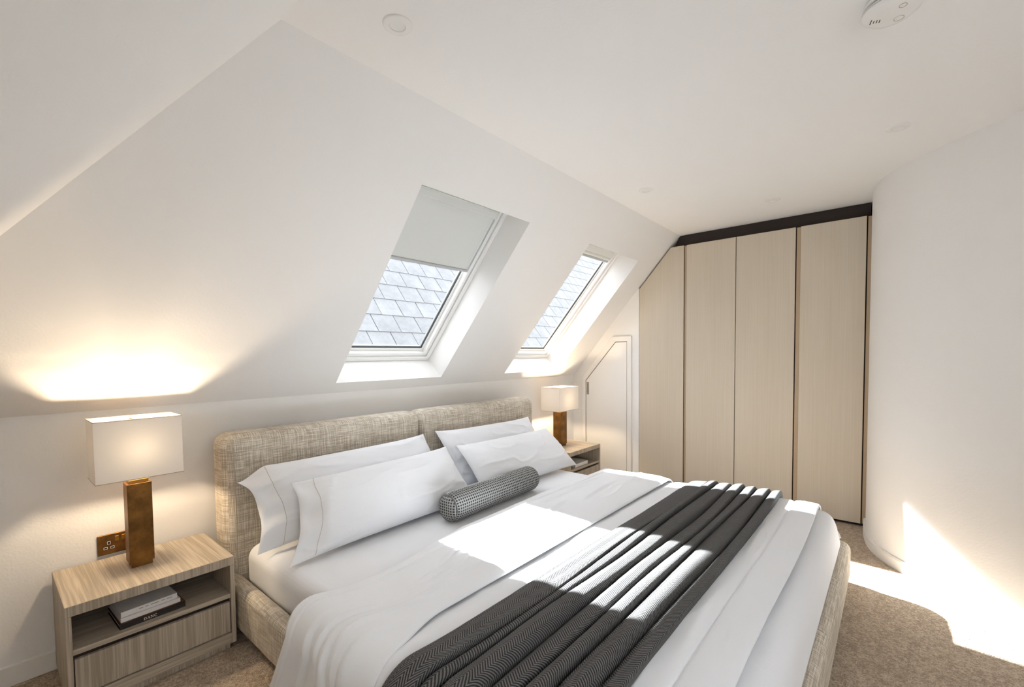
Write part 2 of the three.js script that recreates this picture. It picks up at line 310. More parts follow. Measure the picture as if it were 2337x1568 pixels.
// ------------------------------------------------------------------ roof windows and blinds (local axes: x, up the slope, into the room)
function onSlope(name, x) { const g = group(name, x, KNEE, WALL_Z); g.rotation.x = PHI; return g; }
function ringGeo(x0, x1, y0, y1, w, z0, z1, bevel = 0.003) {
  const s = new THREE.Shape([[x0, y0], [x1, y0], [x1, y1], [x0, y1]].map((p) => new THREE.Vector2(...p)));
  s.holes.push(new THREE.Path([[x0 + w, y0 + w], [x0 + w, y1 - w], [x1 - w, y1 - w], [x1 - w, y0 + w]].map((p) => new THREE.Vector2(...p))));
  return new THREE.ExtrudeGeometry(s, { depth: z1 - z0 - 2 * bevel, bevelEnabled: bevel > 0, bevelSize: bevel, bevelThickness: bevel, bevelOffset: -bevel, bevelSegments: 1 }).translate(0, 0, z0 + bevel);
}
[...WIN, { x: 0, side: true }].forEach((w, k) => {
  const g = structure(onSlope('window_' + (k + 1), w.x), ['white roof window with a half lowered blind above the bed', 'white roof window with its blind rolled up, nearer the wardrobe', 'unseen white roof window added in the left attic slope as fill light'][k]);
  if (w.side) { g.position.set(WALL_X, KNEE, SIDE_Z); g.rotation.order = 'YXZ'; g.rotation.set(PHI, Math.PI / 2, 0); }  // this side window is unseen, added to brighten the left of the room
  taken.set('window_' + (k + 1), 1);
  const H = WIN_HALF;
  mesh('frame', ringGeo(-H, H, WIN_S0, WIN_S1, 0.032, -0.27, -0.186), M.frame, g);
  const sash = mesh('sash', ringGeo(-H + 0.035, H - 0.035, WIN_S0 + 0.035, WIN_S1 - 0.035, 0.026, -0.262, -0.196, 0.004), M.frame, g);
  mesh('glazing_bead', ringGeo(-H + 0.058, H - 0.058, WIN_S0 + 0.058, WIN_S1 - 0.058, 0.024, -0.255, -0.224, 0.005), M.frame, sash);
  mesh('gasket', ringGeo(-H + 0.078, H - 0.078, WIN_S0 + 0.078, WIN_S1 - 0.078, 0.008, -0.246, -0.228, 0.001), M.gasket, sash);
  mesh('spacer', ringGeo(-H + 0.084, H - 0.084, WIN_S0 + 0.084, WIN_S1 - 0.084, 0.009, -0.250, -0.236, 0.001), M.alu, sash);
  mesh('pane', new THREE.PlaneGeometry(2 * H - 0.15, WIN_S1 - WIN_S0 - 0.15).translate(0, (WIN_S0 + WIN_S1) / 2, -0.24), M.glass, sash);
  const bar = mesh('ventilation_bar', new RoundedBoxGeometry(2 * H - 0.03, 0.034, 0.022, 2, 0.008).translate(0, WIN_S1 - 0.02, -0.178), M.frame, g);
});
{
  const H = WIN_HALF - 0.062, top = WIN_S1 - 0.06;
  const b1 = tag(onSlope('roller_blind', WIN[0].x), 'pale grey roller blind pulled halfway down over a roof window', 'blind');
  mesh('cassette', new RoundedBoxGeometry(2 * H, 0.05, 0.034, 3, 0.010).translate(0, top - 0.025, -0.203), M.blind, b1);
  mesh('cloth', new RoundedBoxGeometry(2 * H - 0.03, top - 0.05 - 0.852, 0.0016, 1, 0.0005).translate(0, (top - 0.05 + 0.852) / 2, -0.205), M.blind, b1);
  mesh('bottom_bar', new RoundedBoxGeometry(2 * H - 0.022, 0.018, 0.012, 2, 0.004).translate(0, 0.850, -0.203), M.alu, b1);
  for (const s of [-1, 1]) mesh('side_rail', new RoundedBoxGeometry(0.014, top - 0.85, 0.014, 1, 0.003).translate(s * (H - 0.006), (top + 0.85) / 2 - 0.01, -0.206), M.alu, b1);
  const b2 = tag(onSlope('roller_blind', WIN[1].x), 'grey roller blind rolled right up at the head of a roof window', 'blind');
  mesh('cassette', new RoundedBoxGeometry(2 * H, 0.055, 0.034, 3, 0.010).translate(0, top - 0.028, -0.203), M.blind, b2);
  mesh('roll', new THREE.CylinderGeometry(0.017, 0.017, 2 * H - 0.03, 20).rotateZ(Math.PI / 2).translate(0, top - 0.068, -0.203), M.blind, b2);
  mesh('bottom_bar', new RoundedBoxGeometry(2 * H - 0.022, 0.02, 0.014, 2, 0.005).translate(0, top - 0.096, -0.203), M.alu, b2);
}

{ // unseen casement window behind the camera, added to brighten the bed foot
  const g = structure(group('window_4', (GLZ.x0 + GLZ.x1) / 2, 0, FRONT_Z + 0.1), 'unseen white casement window added opposite the bed as fill light');
  const w = (GLZ.x1 - GLZ.x0) / 2;
  mesh('frame', ringGeo(-w, w, GLZ.y0, GLZ.y1, 0.05, -0.04, 0.04), M.frame, g);
  for (const k of [-1, 1]) {
    const a = k < 0 ? -w + 0.05 : 0.002, b = k < 0 ? -0.002 : w - 0.05;
    const leaf = mesh('sash', ringGeo(a, b, GLZ.y0 + 0.05, GLZ.y1 - 0.05, 0.06, -0.03, 0.03), M.frame, g);
    mesh('pane', new THREE.PlaneGeometry(b - a - 0.11, GLZ.y1 - GLZ.y0 - 0.21).translate((a + b) / 2, (GLZ.y0 + GLZ.y1) / 2, 0), M.glass, leaf);
  }
}

// ------------------------------------------------------------------ neighbouring slate roof outside
{
  const P = 52 * Math.PI / 180, G = 0.28, W = 0.322;
  const g = group('slate_roof', 3.465, 1.995, -5); g.rotation.x = -(Math.PI / 2 - P);   // local x along the eaves, y up the roof, z out of it
  tag(g, 'pale slate roof of the house next door seen through the roof windows', 'roof');
  const x0 = -4.2, x1 = 13.5, s0 = -1.96, s1 = 3.45;
  mesh('roof_deck', new THREE.BoxGeometry(x1 - x0, s1 - s0, 0.06).translate((x0 + x1) / 2, (s0 + s1) / 2, -0.045), M.batten, g);
  const variants = [0, 1, 2, 3, 4].map((k) => {
    const q = new THREE.BoxGeometry(W - 0.010, G + 0.05, 0.011), uv = q.attributes.uv, r = k * 0.23;
    for (let i = 0; i < uv.count; i++) uv.setXY(i, q.attributes.position.getX(i) + r, q.attributes.position.getY(i) + r * 1.7);
    return q.rotateX(-0.036);
  });
  const slots = [];
  let row = 0;
  for (let s = s0; s < s1 - 0.1; s += G, row++) for (let c = 0; ; c++) {
    const x = x0 + (c + (row % 2 ? 0.5 : 0) + 0.13) * W + 0.2;
    if (x > x1 - 0.2) break;
    slots.push({ x, s: s + G / 2, k: Math.floor(rng() * 5), jx: (rng() - 0.5) * 0.004, js: (rng() - 0.5) * 0.008, jr: (rng() - 0.5) * 0.012 });
  }
  // those that the windows show come first
  g.updateMatrixWorld(true); camera.updateMatrixWorld(true); camera.updateProjectionMatrix();
  const seen = (q) => {
    const p = new V3(q.x, q.s, 0).applyMatrix4(g.matrixWorld), d = p.clone().sub(camera.position);
    return Math.min(...WIN.map((w) => { // how far outside the opening the line of sight passes
      const n = new V3(0, -Math.sin(PHI), Math.cos(PHI)), o = new V3(0, KNEE, WALL_Z), t = n.dot(o.clone().sub(camera.position)) / n.dot(d), h = camera.position.clone().addScaledVector(d, t).sub(o);
      const s = h.y * Math.cos(PHI) + h.z * Math.sin(PHI);
      return Math.hypot(Math.max(0, Math.abs(h.x - w.x) - WIN_HALF), Math.max(0, WIN_S0 - s, s - WIN_S1));
    })) + d.length() * 0.002;
  };
  slots.forEach((q) => { q.d = seen(q); });
  slots.sort((a, b) => a.d - b.d);
  const rest = [];
  slots.forEach((q, i) => {
    const m4 = new THREE.Matrix4().makeRotationZ(q.jr).setPosition(q.x + q.jx, q.s + q.js, -0.002);
    if (i < 280) { const o = mesh('slate', variants[q.k], M.slate, g); o.applyMatrix4(m4); } else rest.push(variants[q.k].clone().applyMatrix4(m4));
  });
  const r = mesh('slate_field', mergeGeometries(rest), M.slate, g); r.userData.kind = 'stuff';
}

// ------------------------------------------------------------------ wardrobe
{
  const g = tag(group('wardrobe', 4.01, 0, -0.98), 'tall beige fitted wardrobe with four flat doors under the sloping ceiling', 'wardrobe');
  const Z = -0.98, top = 2.19, slopeY = (z) => KNEE + (z - WALL_Z) * (CEIL - KNEE) / (EDGE_Z - WALL_Z) - 0.022, slopeZ = (y) => WALL_Z + (y + 0.022 - KNEE) * (EDGE_Z - WALL_Z) / (CEIL - KNEE);
  const put = (pts) => pts.map((p) => [p[0] - Z, p[1]]);
  const y0 = 0.022;
  mesh('carcass', inYZ(put([[-1.826, 0], [-0.135, 0], [-0.135, top - 0.012], [slopeZ(top - 0.012) - 0.0, top - 0.012], [-1.826, slopeY(-1.826) - 0.012]]), 0.034, 0.6), M.recess, g);
  mesh('door', inYZ(put([[-1.823, y0], [-1.413, y0], [-1.413, top], [slopeZ(top), top], [-1.823, slopeY(-1.823)]]), 0, 0.022, 0.0015), M.veneer, g);
  for (const [a, b] of [[-1.388, -0.9935], [-0.9885, -0.577], [-0.543, -0.1545]]) mesh('door', inYZ(put([[a, y0], [b, y0], [b, top], [a, top]]), 0, 0.022, 0.0015), M.veneer, g);
  for (const [a, b] of [[-1.4065, -1.388], [-0.570, -0.543], [-0.1475, -0.1275]]) mesh('handle_channel', inYZ(put([[a, y0], [b, y0], [b, top - 0.003], [a, top - 0.003]]), 0.010, 0.034), M.veneerDark, g);
  mesh('gap_shade_panel', inYZ(put([[-1.52, top - 0.02], [-0.135, top - 0.02], [-0.135, CEIL - 0.001], [-1.47, CEIL - 0.001]]), 0.05, 0.07), M.recess, g);  // dark panel stands in for the shade in the gap above the doors
}

// ------------------------------------------------------------------ bed
const BX0 = 0.672, BX1 = 2.955, BZ0 = -2.51, BZ1 = -0.15;
{
  const g = tag(group('bed', 1.85, 0, -1.3), 'low upholstered bed in oatmeal linen with a wide rounded headboard', 'bed');
  const X = -1.85, Z = 1.3;
  const panel = (x0, x1) => {
    const q = new RoundedBoxGeometry(x1 - x0, 0.85, 0.19, 6, 0.062); q.translate((x0 + x1) / 2 + X, 0.04 + 0.425, -2.415 + Z);
    const p = q.attributes.position; for (let i = 0; i < p.count; i++) { const y = p.getY(i); if (p.getZ(i) > -2.415 + Z) p.setZ(i, p.getZ(i) + 0.004 * fbm(p.getX(i) * 4, y * 4, 300, 2)); }
    return toCreasedNormals(metreUV(q), 1.2);
  };
  const hb = mesh('headboard_panel', panel(0.700, 1.832), M.linen, g);
  mesh('headboard_panel', panel(1.834, 3.035), M.linen, g);
  mesh('piping', rod([[0.742 + X, 0.1, -2.318 + Z], [0.742 + X, 0.80, -2.318 + Z], [0.742 + X, 0.865, -2.345 + Z], [0.742 + X, 0.889, -2.40 + Z]], 0.0028, 5), M.linen, hb);
  const rail = (name, x0, x1, y0, y1, z0, z1) => mesh(name, toCreasedNormals(metreUV(new RoundedBoxGeometry(x1 - x0, y1 - y0, z1 - z0, 5, 0.042).translate((x0 + x1) / 2 + X, (y0 + y1) / 2, (z0 + z1) / 2 + Z)), 1.2), M.linen, g);
  rail('side_rail', BX0 + 0.01, 0.757, 0.045, 0.25, -2.34, BZ1 - 0.02);
  rail('side_rail', 2.863, BX1, 0.045, 0.25, -2.34, BZ1 - 0.02);
  rail('foot_rail', BX0, BX1, 0.045, 0.245, -0.262, BZ1);
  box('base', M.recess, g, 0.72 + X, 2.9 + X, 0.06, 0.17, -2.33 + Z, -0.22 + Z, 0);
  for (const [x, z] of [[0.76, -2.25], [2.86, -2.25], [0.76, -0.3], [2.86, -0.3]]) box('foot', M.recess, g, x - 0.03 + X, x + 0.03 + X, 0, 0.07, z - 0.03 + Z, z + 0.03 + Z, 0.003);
}
{ // mattress under a fitted sheet
  const q = new RoundedBoxGeometry(2.088, 0.205, 2.035, 7, 0.062).translate(1.811, 0.2725, -1.29);
  const p = q.attributes.position;
  for (let i = 0; i < p.count; i++) { const x = p.getX(i), y = p.getY(i), z = p.getZ(i); p.setY(i, y + 0.003 * fbm(x * 3, z * 3, 310, 3)); }
  tag(mesh('mattress', toCreasedNormals(metreUV(q), 1.3), M.cotton), 'mattress in a white fitted sheet on the linen bed', 'mattress');
}
// cross-section of what lies over the bed: d is the way along the cloth from the middle, negative to the left
const CX = 1.81, COVER_Y = 0.412, COVER_R = 0.1, CXL = 0.636, CXR = 2.985;
function section(d, out) {
  const left = d < 0, L = left ? CX - CXL - COVER_R : CXR - CX - COVER_R, s = Math.abs(d), sg = left ? -1 : 1, q = COVER_R * Math.PI / 2;
  let x, y, nx, ny;
  if (s <= L) { x = s; y = 0; nx = 0; ny = 1; }
  else if (s <= L + q) { const t = (s - L) / COVER_R; x = L + COVER_R * Math.sin(t); y = -COVER_R + COVER_R * Math.cos(t); nx = Math.sin(t); ny = Math.cos(t); }
  else { x = L + COVER_R; y = -COVER_R - (s - L - q); nx = 1; ny = 0; }
  out.x = CX + sg * x; out.y = COVER_Y + y; out.nx = sg * nx; out.ny = ny;
  return out;
}
const LEFT_END = -(CX - CXL - COVER_R + COVER_R * Math.PI / 2 + 0.275), RIGHT_END = CXR - CX - COVER_R + COVER_R * Math.PI / 2 + 0.20;
const FLAT_L = -(CX - CXL - COVER_R);
const S = {};
// profile from head to foot: [z, lift]; a fold-back at the head, a body, a doubled band at the foot, and the drop onto the foot rail
const HEAD = [[-1.600, -0.026], [-1.604, -0.018], [-1.598, -0.011], [-1.57, -0.006], [-1.50, -0.003], [-1.40, 0.000], [-1.25, 0.002], [-1.16, 0.003], [-1.128, 0.0015], [-1.114, -0.001], [-1.108, -0.006], [-1.109, -0.011]];
const BODY = [[-1.50, -0.022], [-1.35, -0.02], [-1.15, -0.013], [-1.10, -0.008], [-1.05, 0.0], [-0.95, 0.002], [-0.7, 0.001], [-0.62, -0.002], [-0.52, -0.014], [-0.40, -0.018], [-0.30, -0.021], [-0.255, -0.027], [-0.222, -0.047], [-0.203, -0.085], [-0.194, -0.13], [-0.188, -0.158]];
const FOOT = [[-0.60, -0.004], [-0.52, 0.001], [-0.45, 0.003], [-0.418, 0.002], [-0.408, -0.001], [-0.403, -0.006], [-0.398, -0.001], [-0.388, 0.003], [-0.36, 0.005], [-0.305, 0.004], [-0.289, 0.001], [-0.282, -0.005], [-0.284, -0.011]];
function profileAt(list) { // even steps along the polyline, smoothed
  const c = new THREE.CatmullRomCurve3(list.map((p) => new V3(p[0], p[1], 0)), false, 'centripetal'); c.arcLengthDivisions = 600;
  return (t) => c.getPointAt(t);
}
const headShift = (d) => { // the head edge is not straight: it bends on the left and trails where it hangs
  const x = CX + d;
  let s = 0.0 + 0.11 * smooth(1.55, 0.95, x) - 0.06 * smooth(0.85, 0.66, x);
  const hang = Math.max(0, FLAT_L - 0.16 - d); return s - hang * 0.62 + 0.008 * Math.sin(x * 5);
};
// single creases in the bedding: from (x0, z0) to (x1, z1), half width, height
const CREASES = [[0.92, -1.36, 1.55, -1.50, 0.014, 0.006], [0.98, -1.31, 1.42, -1.40, 0.012, 0.0055], [1.10, -1.45, 1.62, -1.53, 0.010, 0.005], [1.55, -1.34, 2.20, -1.42, 0.016, 0.005], [1.9, -1.50, 2.55, -1.44, 0.012, 0.0055], [2.1, -1.30, 2.7, -1.38, 0.014, 0.006], [2.2, -1.54, 2.75, -1.50, 0.010, 0.005], [0.86, -1.22, 1.30, -1.28, 0.016, 0.005],
  [0.62, -1.28, 0.98, -1.20, 0.016, 0.007], [0.55, -1.38, 0.86, -1.34, 0.015, 0.007], [0.50, -1.20, 0.84, -1.15, 0.014, 0.006], [0.40, -1.46, 0.72, -1.42, 0.016, 0.009], [0.45, -1.02, 0.90, -1.03, 0.018, 0.006], [0.35, -1.30, 0.70, -1.29, 0.016, 0.008],
  [1.2, -0.45, 1.75, -0.43, 0.012, 0.004], [1.9, -0.455, 2.5, -0.44, 0.012, 0.005], [1.15, -0.34, 1.6, -0.335, 0.010, 0.003], [2.0, -0.35, 2.6, -0.33, 0.011, 0.0035], [1.1, -0.25, 1.5, -0.235, 0.010, 0.003]];
function creases(d, z) {
  const x = CX + d; let h = 0;
  for (const [x0, z0, x1, z1, w, a] of CREASES) {
    const ux = x1 - x0, uz = z1 - z0, L = Math.hypot(ux, uz), t = ((x - x0) * ux + (z - z0) * uz) / (L * L);
    if (t < -0.1 || t > 1.1) continue;
    const off = ((x - x0) * -uz + (z - z0) * ux) / L + 0.010 * Math.sin(t * 5 + x0 * 9), k = smooth(0, 0.25, t) * smooth(1, 0.7, t);
    h += a * k * (Math.exp(-((off / w) ** 2)) - 0.55 * Math.exp(-(((off - 1.7 * w) / w) ** 2)));
  }
  return h;
}
function wrinkle(d, z, seed) {
  const hang = smooth(FLAT_L - 0.05, FLAT_L - 0.25, d);
  const a = fbm(d * 2.2 + z * 1.2, z * 7.5, seed, 3), soft = fbm(d * 3, z * 4, seed + 5, 3);
  const r1 = Math.pow(1 - Math.abs(fbm(d * 1.5 - z * 2.0, z * 4.2 + d * 0.8, seed + 9, 2)) * 1.7, 6);
  const fall = Math.sin(z * 26 + 2 * Math.sin(d * 3) + seed) * 0.006 * hang;
  return 0.007 * soft + 0.005 * a + 0.006 * Math.max(0, r1) + creases(d, z) + fall;
}
{
  const g = tag(group('duvet', CX, 0, -0.9), 'white duvet turned back near the pillows and draped over the bed', 'duvet');
  const place = (d, z, lift) => { section(d, S); return [S.x + S.nx * lift - CX, S.y + S.ny * lift, z + 0.9, d, z]; };
  const bp = profileAt(BODY);
  mesh('body', sheet((s, t) => {
    const d = lerp(LEFT_END, RIGHT_END, s), p = bp(t), hang = smooth(FLAT_L - 0.08, FLAT_L - 0.2, d) + smooth(1.0, 1.2, d);
    const flat = smooth(-0.27, -0.30, p.x);
    const z = p.x - 0.03 * hang * smooth(-0.3, -0.19, p.x);
    const q = place(d, z, p.y * (1 - 0.3 * hang * (1 - flat)) + wrinkle(d, p.x, 400) * (0.35 + 0.65 * flat) * smooth(-0.17, -0.24, p.x));
    const rightOver = 0; q[0] += rightOver;
    return q;
  }, 300, 190, 0.012), M.cotton, g);
  const fp = profileAt(FOOT);
  mesh('foot_fold', sheet((s, t) => {
    const d = lerp(LEFT_END + 0.012, RIGHT_END - 0.012, s), p = fp(t);
    return place(d, p.x + 0.004 * Math.sin(d * 4.1), p.y + 0.009 + wrinkle(d, p.x, 400) * 0.7);
  }, 240, 90, 0.008), M.cotton, g);
  const hp = profileAt(HEAD);
  const flap = mesh('turned_back_hem', sheet((s, t) => {
    const d = lerp(LEFT_END + 0.01, RIGHT_END - 0.02, s), p = hp(t), k = smooth(-1.12, -1.5, p.x), step = smooth(-1.2, -1.11, p.x) * 0.07 * smooth(0.95, 0.64, CX + d);
    const z = p.x + headShift(d) * k + step, hem = -0.0035 * Math.exp(-(((p.x + 1.535) / 0.006) ** 2)) + 0.0022 * Math.exp(-(((p.x + 1.545) / 0.008) ** 2));
    const tuck = smooth(FLAT_L - 0.02, FLAT_L - 0.2, d);
    // a soft corner fold where the hem hangs
    const hx = (FLAT_L - 0.16 - d), fold = 0.012 * Math.exp(-(((p.x + 1.42 - hx * 0.15) / 0.05) ** 2)) * smooth(0.05, 0.2, hx);
    return place(d, z, p.y + 0.013 + 0.004 * tuck + hem + fold + wrinkle(d, p.x, 430) * smooth(-1.605, -1.57, p.x) * smooth(-1.105, -1.14, p.x));
  }, 280, 150, 0.006), M.cotton, g);
}
{ // pleated throw
  const g = tag(group('throw', CX, 0, -0.735), 'charcoal herringbone throw laid in pleats across the bed', 'throw');
  const widths = [0.115, 0.042, 0.092, 0.066, 0.060, 0.080, 0.058], amp = [0.030, 0.036, 0.042, 0.042, 0.042, 0.040, 0.034], total = widths.reduce((a, b) => a + b, 0);
  const edges = [0]; widths.forEach((w) => edges.push(edges[edges.length - 1] + w / total));
  const Z0 = -0.985, Z1 = -0.475, nv = 210;
  const geo = sheet((s, t) => {
    const d = lerp(LEFT_END + 0.04, RIGHT_END - 0.03, s);
    const e = edges.map((v, k) => (k === 0 || k === 7 ? v : v + 0.026 * (noise(d * 1.6 + k * 7.1, k, 500) * 2 - 1) + 0.010 * Math.sin(d * 2.6 + k * 2.1)));
    let k = 0; while (k < 6 && t > e[k + 1]) k++;
    const w = (t - e[k]) / (e[k + 1] - e[k]), A = amp[k] * (0.68 + 0.62 * noise(d * 1.7 + k * 3.7, k * 2, 510)) * (k === 0 ? 1 : 1);
    const rise = k === 0 ? 0.88 : 0.70;
    let h = w < rise ? Math.pow(Math.sin(w / rise * Math.PI / 2), k === 0 ? 0.6 : 0.7) : Math.cos((w - rise) / (1 - rise) * Math.PI / 2);
    h = Math.max(0, h); if (k === 0) h *= smooth(0, 0.12, w) * 0.85 + 0.15;
    const zc = lerp(Z0, Z1, t) + 0.020 * h * smooth(0.3, 0.9, w) + 0.006 * Math.sin(d * 2.3) + 0.02 * smooth(0.8, 1.4, d) * (0.5 - t);
    const spread = 1 + 0.10 * smooth(-0.9, -1.3, d);
    const z = -0.735 + (zc + 0.735) * spread;
    section(d, S);
    const lift = 0.012 + A * h + 0.0015 * fbm(d * 20, t * 30, 520, 2);
    return [S.x + S.nx * lift - CX, S.y + S.ny * lift, z + 0.735, d, t * 0.78];
  }, 260, nv, 0.006);
  mesh('cloth', geo, M.throw, g);
}

// ------------------------------------------------------------------ pillows
function pillow(name, label, bl, br, tr, tl, thick, seed, hem, droop = 0) {
  const A = [bl, br, tr, tl].map((p) => new V3(...p)), c = A[0].clone().add(A[1]).multiplyScalar(0.5);
  const g = tag(group(name, c.x, c.y, c.z), label, 'pillow');
  const ex = A[1].clone().sub(A[0]).normalize(), ey = A[3].clone().add(A[2]).sub(A[0]).sub(A[1]).normalize(), nrm = ex.clone().cross(ey).normalize();
  const nu = 90, nv = 56, P = [], U = [], idx = [], row = nv + 1, count = (nu + 1) * row, T = new V3();
  const spot = (side, u, v) => {
    const flapEnd = hem ? smooth(-0.72, -0.92, u) : 0;       // the open end of the case lies flat
    const pu = u * (1 - (hem && u < 0 ? 0.085 : 0.035) * Math.pow(Math.abs(u), 3) * (1 - v * v)), pv = v * (1 - 0.07 * Math.pow(Math.abs(v), 3) * (1 - u * u * u * u));
    const uu = pu * 0.5 + 0.5, vv = pv * 0.5 + 0.5;
    T.set(0, 0, 0).addScaledVector(A[0], (1 - uu) * (1 - vv)).addScaledVector(A[1], uu * (1 - vv)).addScaledVector(A[2], uu * vv).addScaledVector(A[3], (1 - uu) * vv);
    const body = Math.pow(Math.max(0, (1 - Math.pow(Math.abs(u), 3.2)) * (1 - Math.pow(Math.abs(v), 2.4))), 0.62);
    const edge = Math.min(1, Math.min(1 - Math.abs(u), 1 - Math.abs(v)) * 14);
    let th = thick * body * (1 - 0.55 * flapEnd);
    const corner = Math.pow(Math.abs(u * v), 1.5);
    const wr = 0.007 * fbm(u * 2.4 + v * 1.3, v * 2.2 - u, seed, 3) + 0.006 * corner * Math.sin((u * 9 - v * 11 * Math.sign(u * v)) + seed) + 0.010 * flapEnd * Math.sin(v * 9 + seed * 1.3) * (1 - Math.abs(v) * 0.5);
    const pleat = 0.006 * Math.pow(Math.max(0, 1 - Math.abs(fbm(u * 1.7 - v * 0.9, v * 1.6 + u * 0.4, seed + 40, 2)) * 2.2), 5);
    const off = side * (th * (side > 0 ? 0.62 : 0.38)) + (side > 0 ? (wr + pleat) * edge : -0.001) + flapEnd * 0.006 * Math.sin(v * 7 + seed);
    T.addScaledVector(nrm, off);
    T.y -= droop * smooth(-0.76, -1, u) * Math.pow(Math.max(0, v), 2);
    return T.sub(c);
  };
  for (const side of [1, -1]) for (let i = 0; i <= nu; i++) for (let j = 0; j <= nv; j++) {
    // grid lines crowd towards the edges
    const a = -Math.cos(i / nu * Math.PI), b = -Math.cos(j / nv * Math.PI), e = 0.35, u = lerp(a, i / nu * 2 - 1, 1 - e), v = lerp(b, j / nv * 2 - 1, 1 - e);
    spot(side, u, v); P.push(T.x, T.y, T.z); U.push(u * 0.5, v * 0.22);
  }
  for (let k = 0; k < 2; k++) for (let i = 0; i < nu; i++) for (let j = 0; j < nv; j++) {
    const a = k * count + i * row + j, b = a + row;
    if (k === 0) idx.push(a, b, a + 1, b, b + 1, a + 1); else idx.push(a, a + 1, b, b, a + 1, b + 1);
  }
  const q = (a, b) => idx.push(a, a + count, b, b, a + count, b + count);
  for (let i = 0; i < nu; i++) { q(i * row, (i + 1) * row); q((i + 1) * row + nv, i * row + nv); }
  for (let j = 0; j < nv; j++) { q(j + 1, j); q(nu * row + j, nu * row + j + 1); }
  const geo = new THREE.BufferGeometry();
  geo.setAttribute('position', new THREE.Float32BufferAttribute(P, 3)); geo.setAttribute('uv', new THREE.Float32BufferAttribute(U, 2)); geo.setIndex(idx); geo.computeVertexNormals();
  const pc = mesh('pillowcase', geo, M.cotton, g);
  if (hem) { const line = []; for (let k = 0; k <= 40; k++) { const q = spot(1, -0.80 + 0.012 * Math.sin(k * 0.21 + seed), lerp(-0.975, 0.975, k / 40)); line.push([q.x, q.y, q.z]); } mesh('hem_seam', rod(line, 0.0013, 5, false, 120), M.seam, pc); }
  return g;
}
pillow('pillow', 'white pillow standing against the headboard beside the large lit lamp', [0.745, 0.392, -2.085], [1.90, 0.392, -2.09], [1.805, 0.750, -2.275], [0.735, 0.742, -2.270], 0.13, 11, true, 0.062);
pillow('pillow', 'white pillow with a hemmed open end leaning in front of another, nearest the large lamp', [0.785, 0.388, -1.865], [1.885, 0.390, -1.885], [1.856, 0.682, -2.12], [0.905, 0.672, -2.105], 0.14, 23, true);
pillow('pillow', 'white pillow standing against the headboard beside the far lamp', [1.965, 0.392, -2.09], [2.93, 0.392, -2.09], [2.885, 0.742, -2.275], [1.905, 0.755, -2.278], 0.112, 37, false);
pillow('pillow', 'white pillow leaning behind the grey bolster towards the far nightstand', [1.945, 0.392, -1.872], [2.965, 0.390, -1.860], [2.905, 0.662, -2.108], [1.936, 0.675, -2.112], 0.13, 53, false);

{ // bolster
  const R = 0.077, L = 0.76, g = tag(group('bolster', 1.905, 0.379, -1.762), 'small grey knitted bolster lying before the pillows', 'bolster');
  g.rotation.y = 0.03;
  const prof = []; const rc = 0.045;
  for (let i = 0; i <= 8; i++) prof.push([(R - rc) * i / 8, 0]);
  for (let i = 1; i <= 8; i++) { const t = i / 8 * Math.PI / 2; prof.push([R - rc + rc * Math.sin(t), rc - rc * Math.cos(t)]); }
  const half = prof.length, all = prof.map((p) => [p[0], -L / 2 + p[1]]).concat(Array.from({ length: 40 }, (_, i) => { const t = (i + 1) / 41; return [R * (1 - 0.012 * Math.exp(-(((t - 0.5) / 0.05) ** 2)) + 0.006 * Math.sin(t * 47) * Math.exp(-(((t - 0.56) / 0.12) ** 2))), lerp(-L / 2 + rc, L / 2 - rc, t)]; })).concat(prof.slice().reverse().map((p) => [p[0], L / 2 - p[1]]));
  const pts = all.map((p) => new THREE.Vector2(Math.max(p[0], 1e-5), p[1]));
  const geo = new THREE.LatheGeometry(pts, 72);
  const uv = geo.attributes.uv, pos = geo.attributes.position; let acc = [0]; for (let i = 1; i < pts.length; i++) acc.push(acc[i - 1] + pts[i].distanceTo(pts[i - 1]));
  for (let i = 0; i <= 72; i++) for (let j = 0; j < pts.length; j++) {
    const k = i * pts.length + j, cap = j < half - 1 || j >= pts.length - half + 1;
    if (cap && pts[j].x < R - rc * 0.25) uv.setXY(k, pos.getX(k), pos.getZ(k)); else uv.setXY(k, i / 72 * 0.448, acc[j]);
  }
  geo.rotateZ(-Math.PI / 2).translate(0, R, 0);
  mesh('knit_cover', geo, M.bolster, g);
  for (const s of [-1, 1]) { const ring = new THREE.TorusGeometry(R - 0.009, 0.0026, 6, 60).rotateY(Math.PI / 2).translate(s * (L / 2 - 0.018), R, 0); mesh('end_seam', ring, M.bolster, g); }
}

// ------------------------------------------------------------------ nightstands, books, socket
function nightstand(label, x0, x1, zf, depth) {
  const xc = (x0 + x1) / 2, g = tag(group('nightstand', xc, 0, zf - depth / 2), label, 'nightstand');
  const a = x0 - xc, b = x1 - xc, f = depth / 2, k = -depth / 2, t = 0.017;
  box('top', M.wood, g, a, b, 0.364, 0.401, k, f, 0.002);
  box('side_panel', M.wood, g, a, a + t, 0.028, 0.364, k, f, 0.0015);
  box('side_panel', M.wood, g, b - t, b, 0.028, 0.364, k, f, 0.0015);
  box('back_panel', M.wood, g, a + t, b - t, 0.05, 0.364, k, k + 0.012, 0);
  box('shelf', M.wood, g, a + t, b - t, 0.224, 0.243, k + 0.012, f - 0.004, 0.0012, 1, true);
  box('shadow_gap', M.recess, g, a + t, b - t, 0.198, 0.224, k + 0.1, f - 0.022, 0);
  box('drawer_front', M.wood, g, a + t + 0.003, b - t - 0.003, 0.076, 0.206, f - 0.026, f - 0.006, 0.0015);
  box('bottom_rail', M.wood, g, a + t, b - t, 0.028, 0.072, k + 0.02, f - 0.002, 0.0015, 1, true);
  box('plinth', M.wood, g, a + 0.02, b - 0.02, 0, 0.028, k + 0.02, f - 0.018, 0.001);
  return g;
}
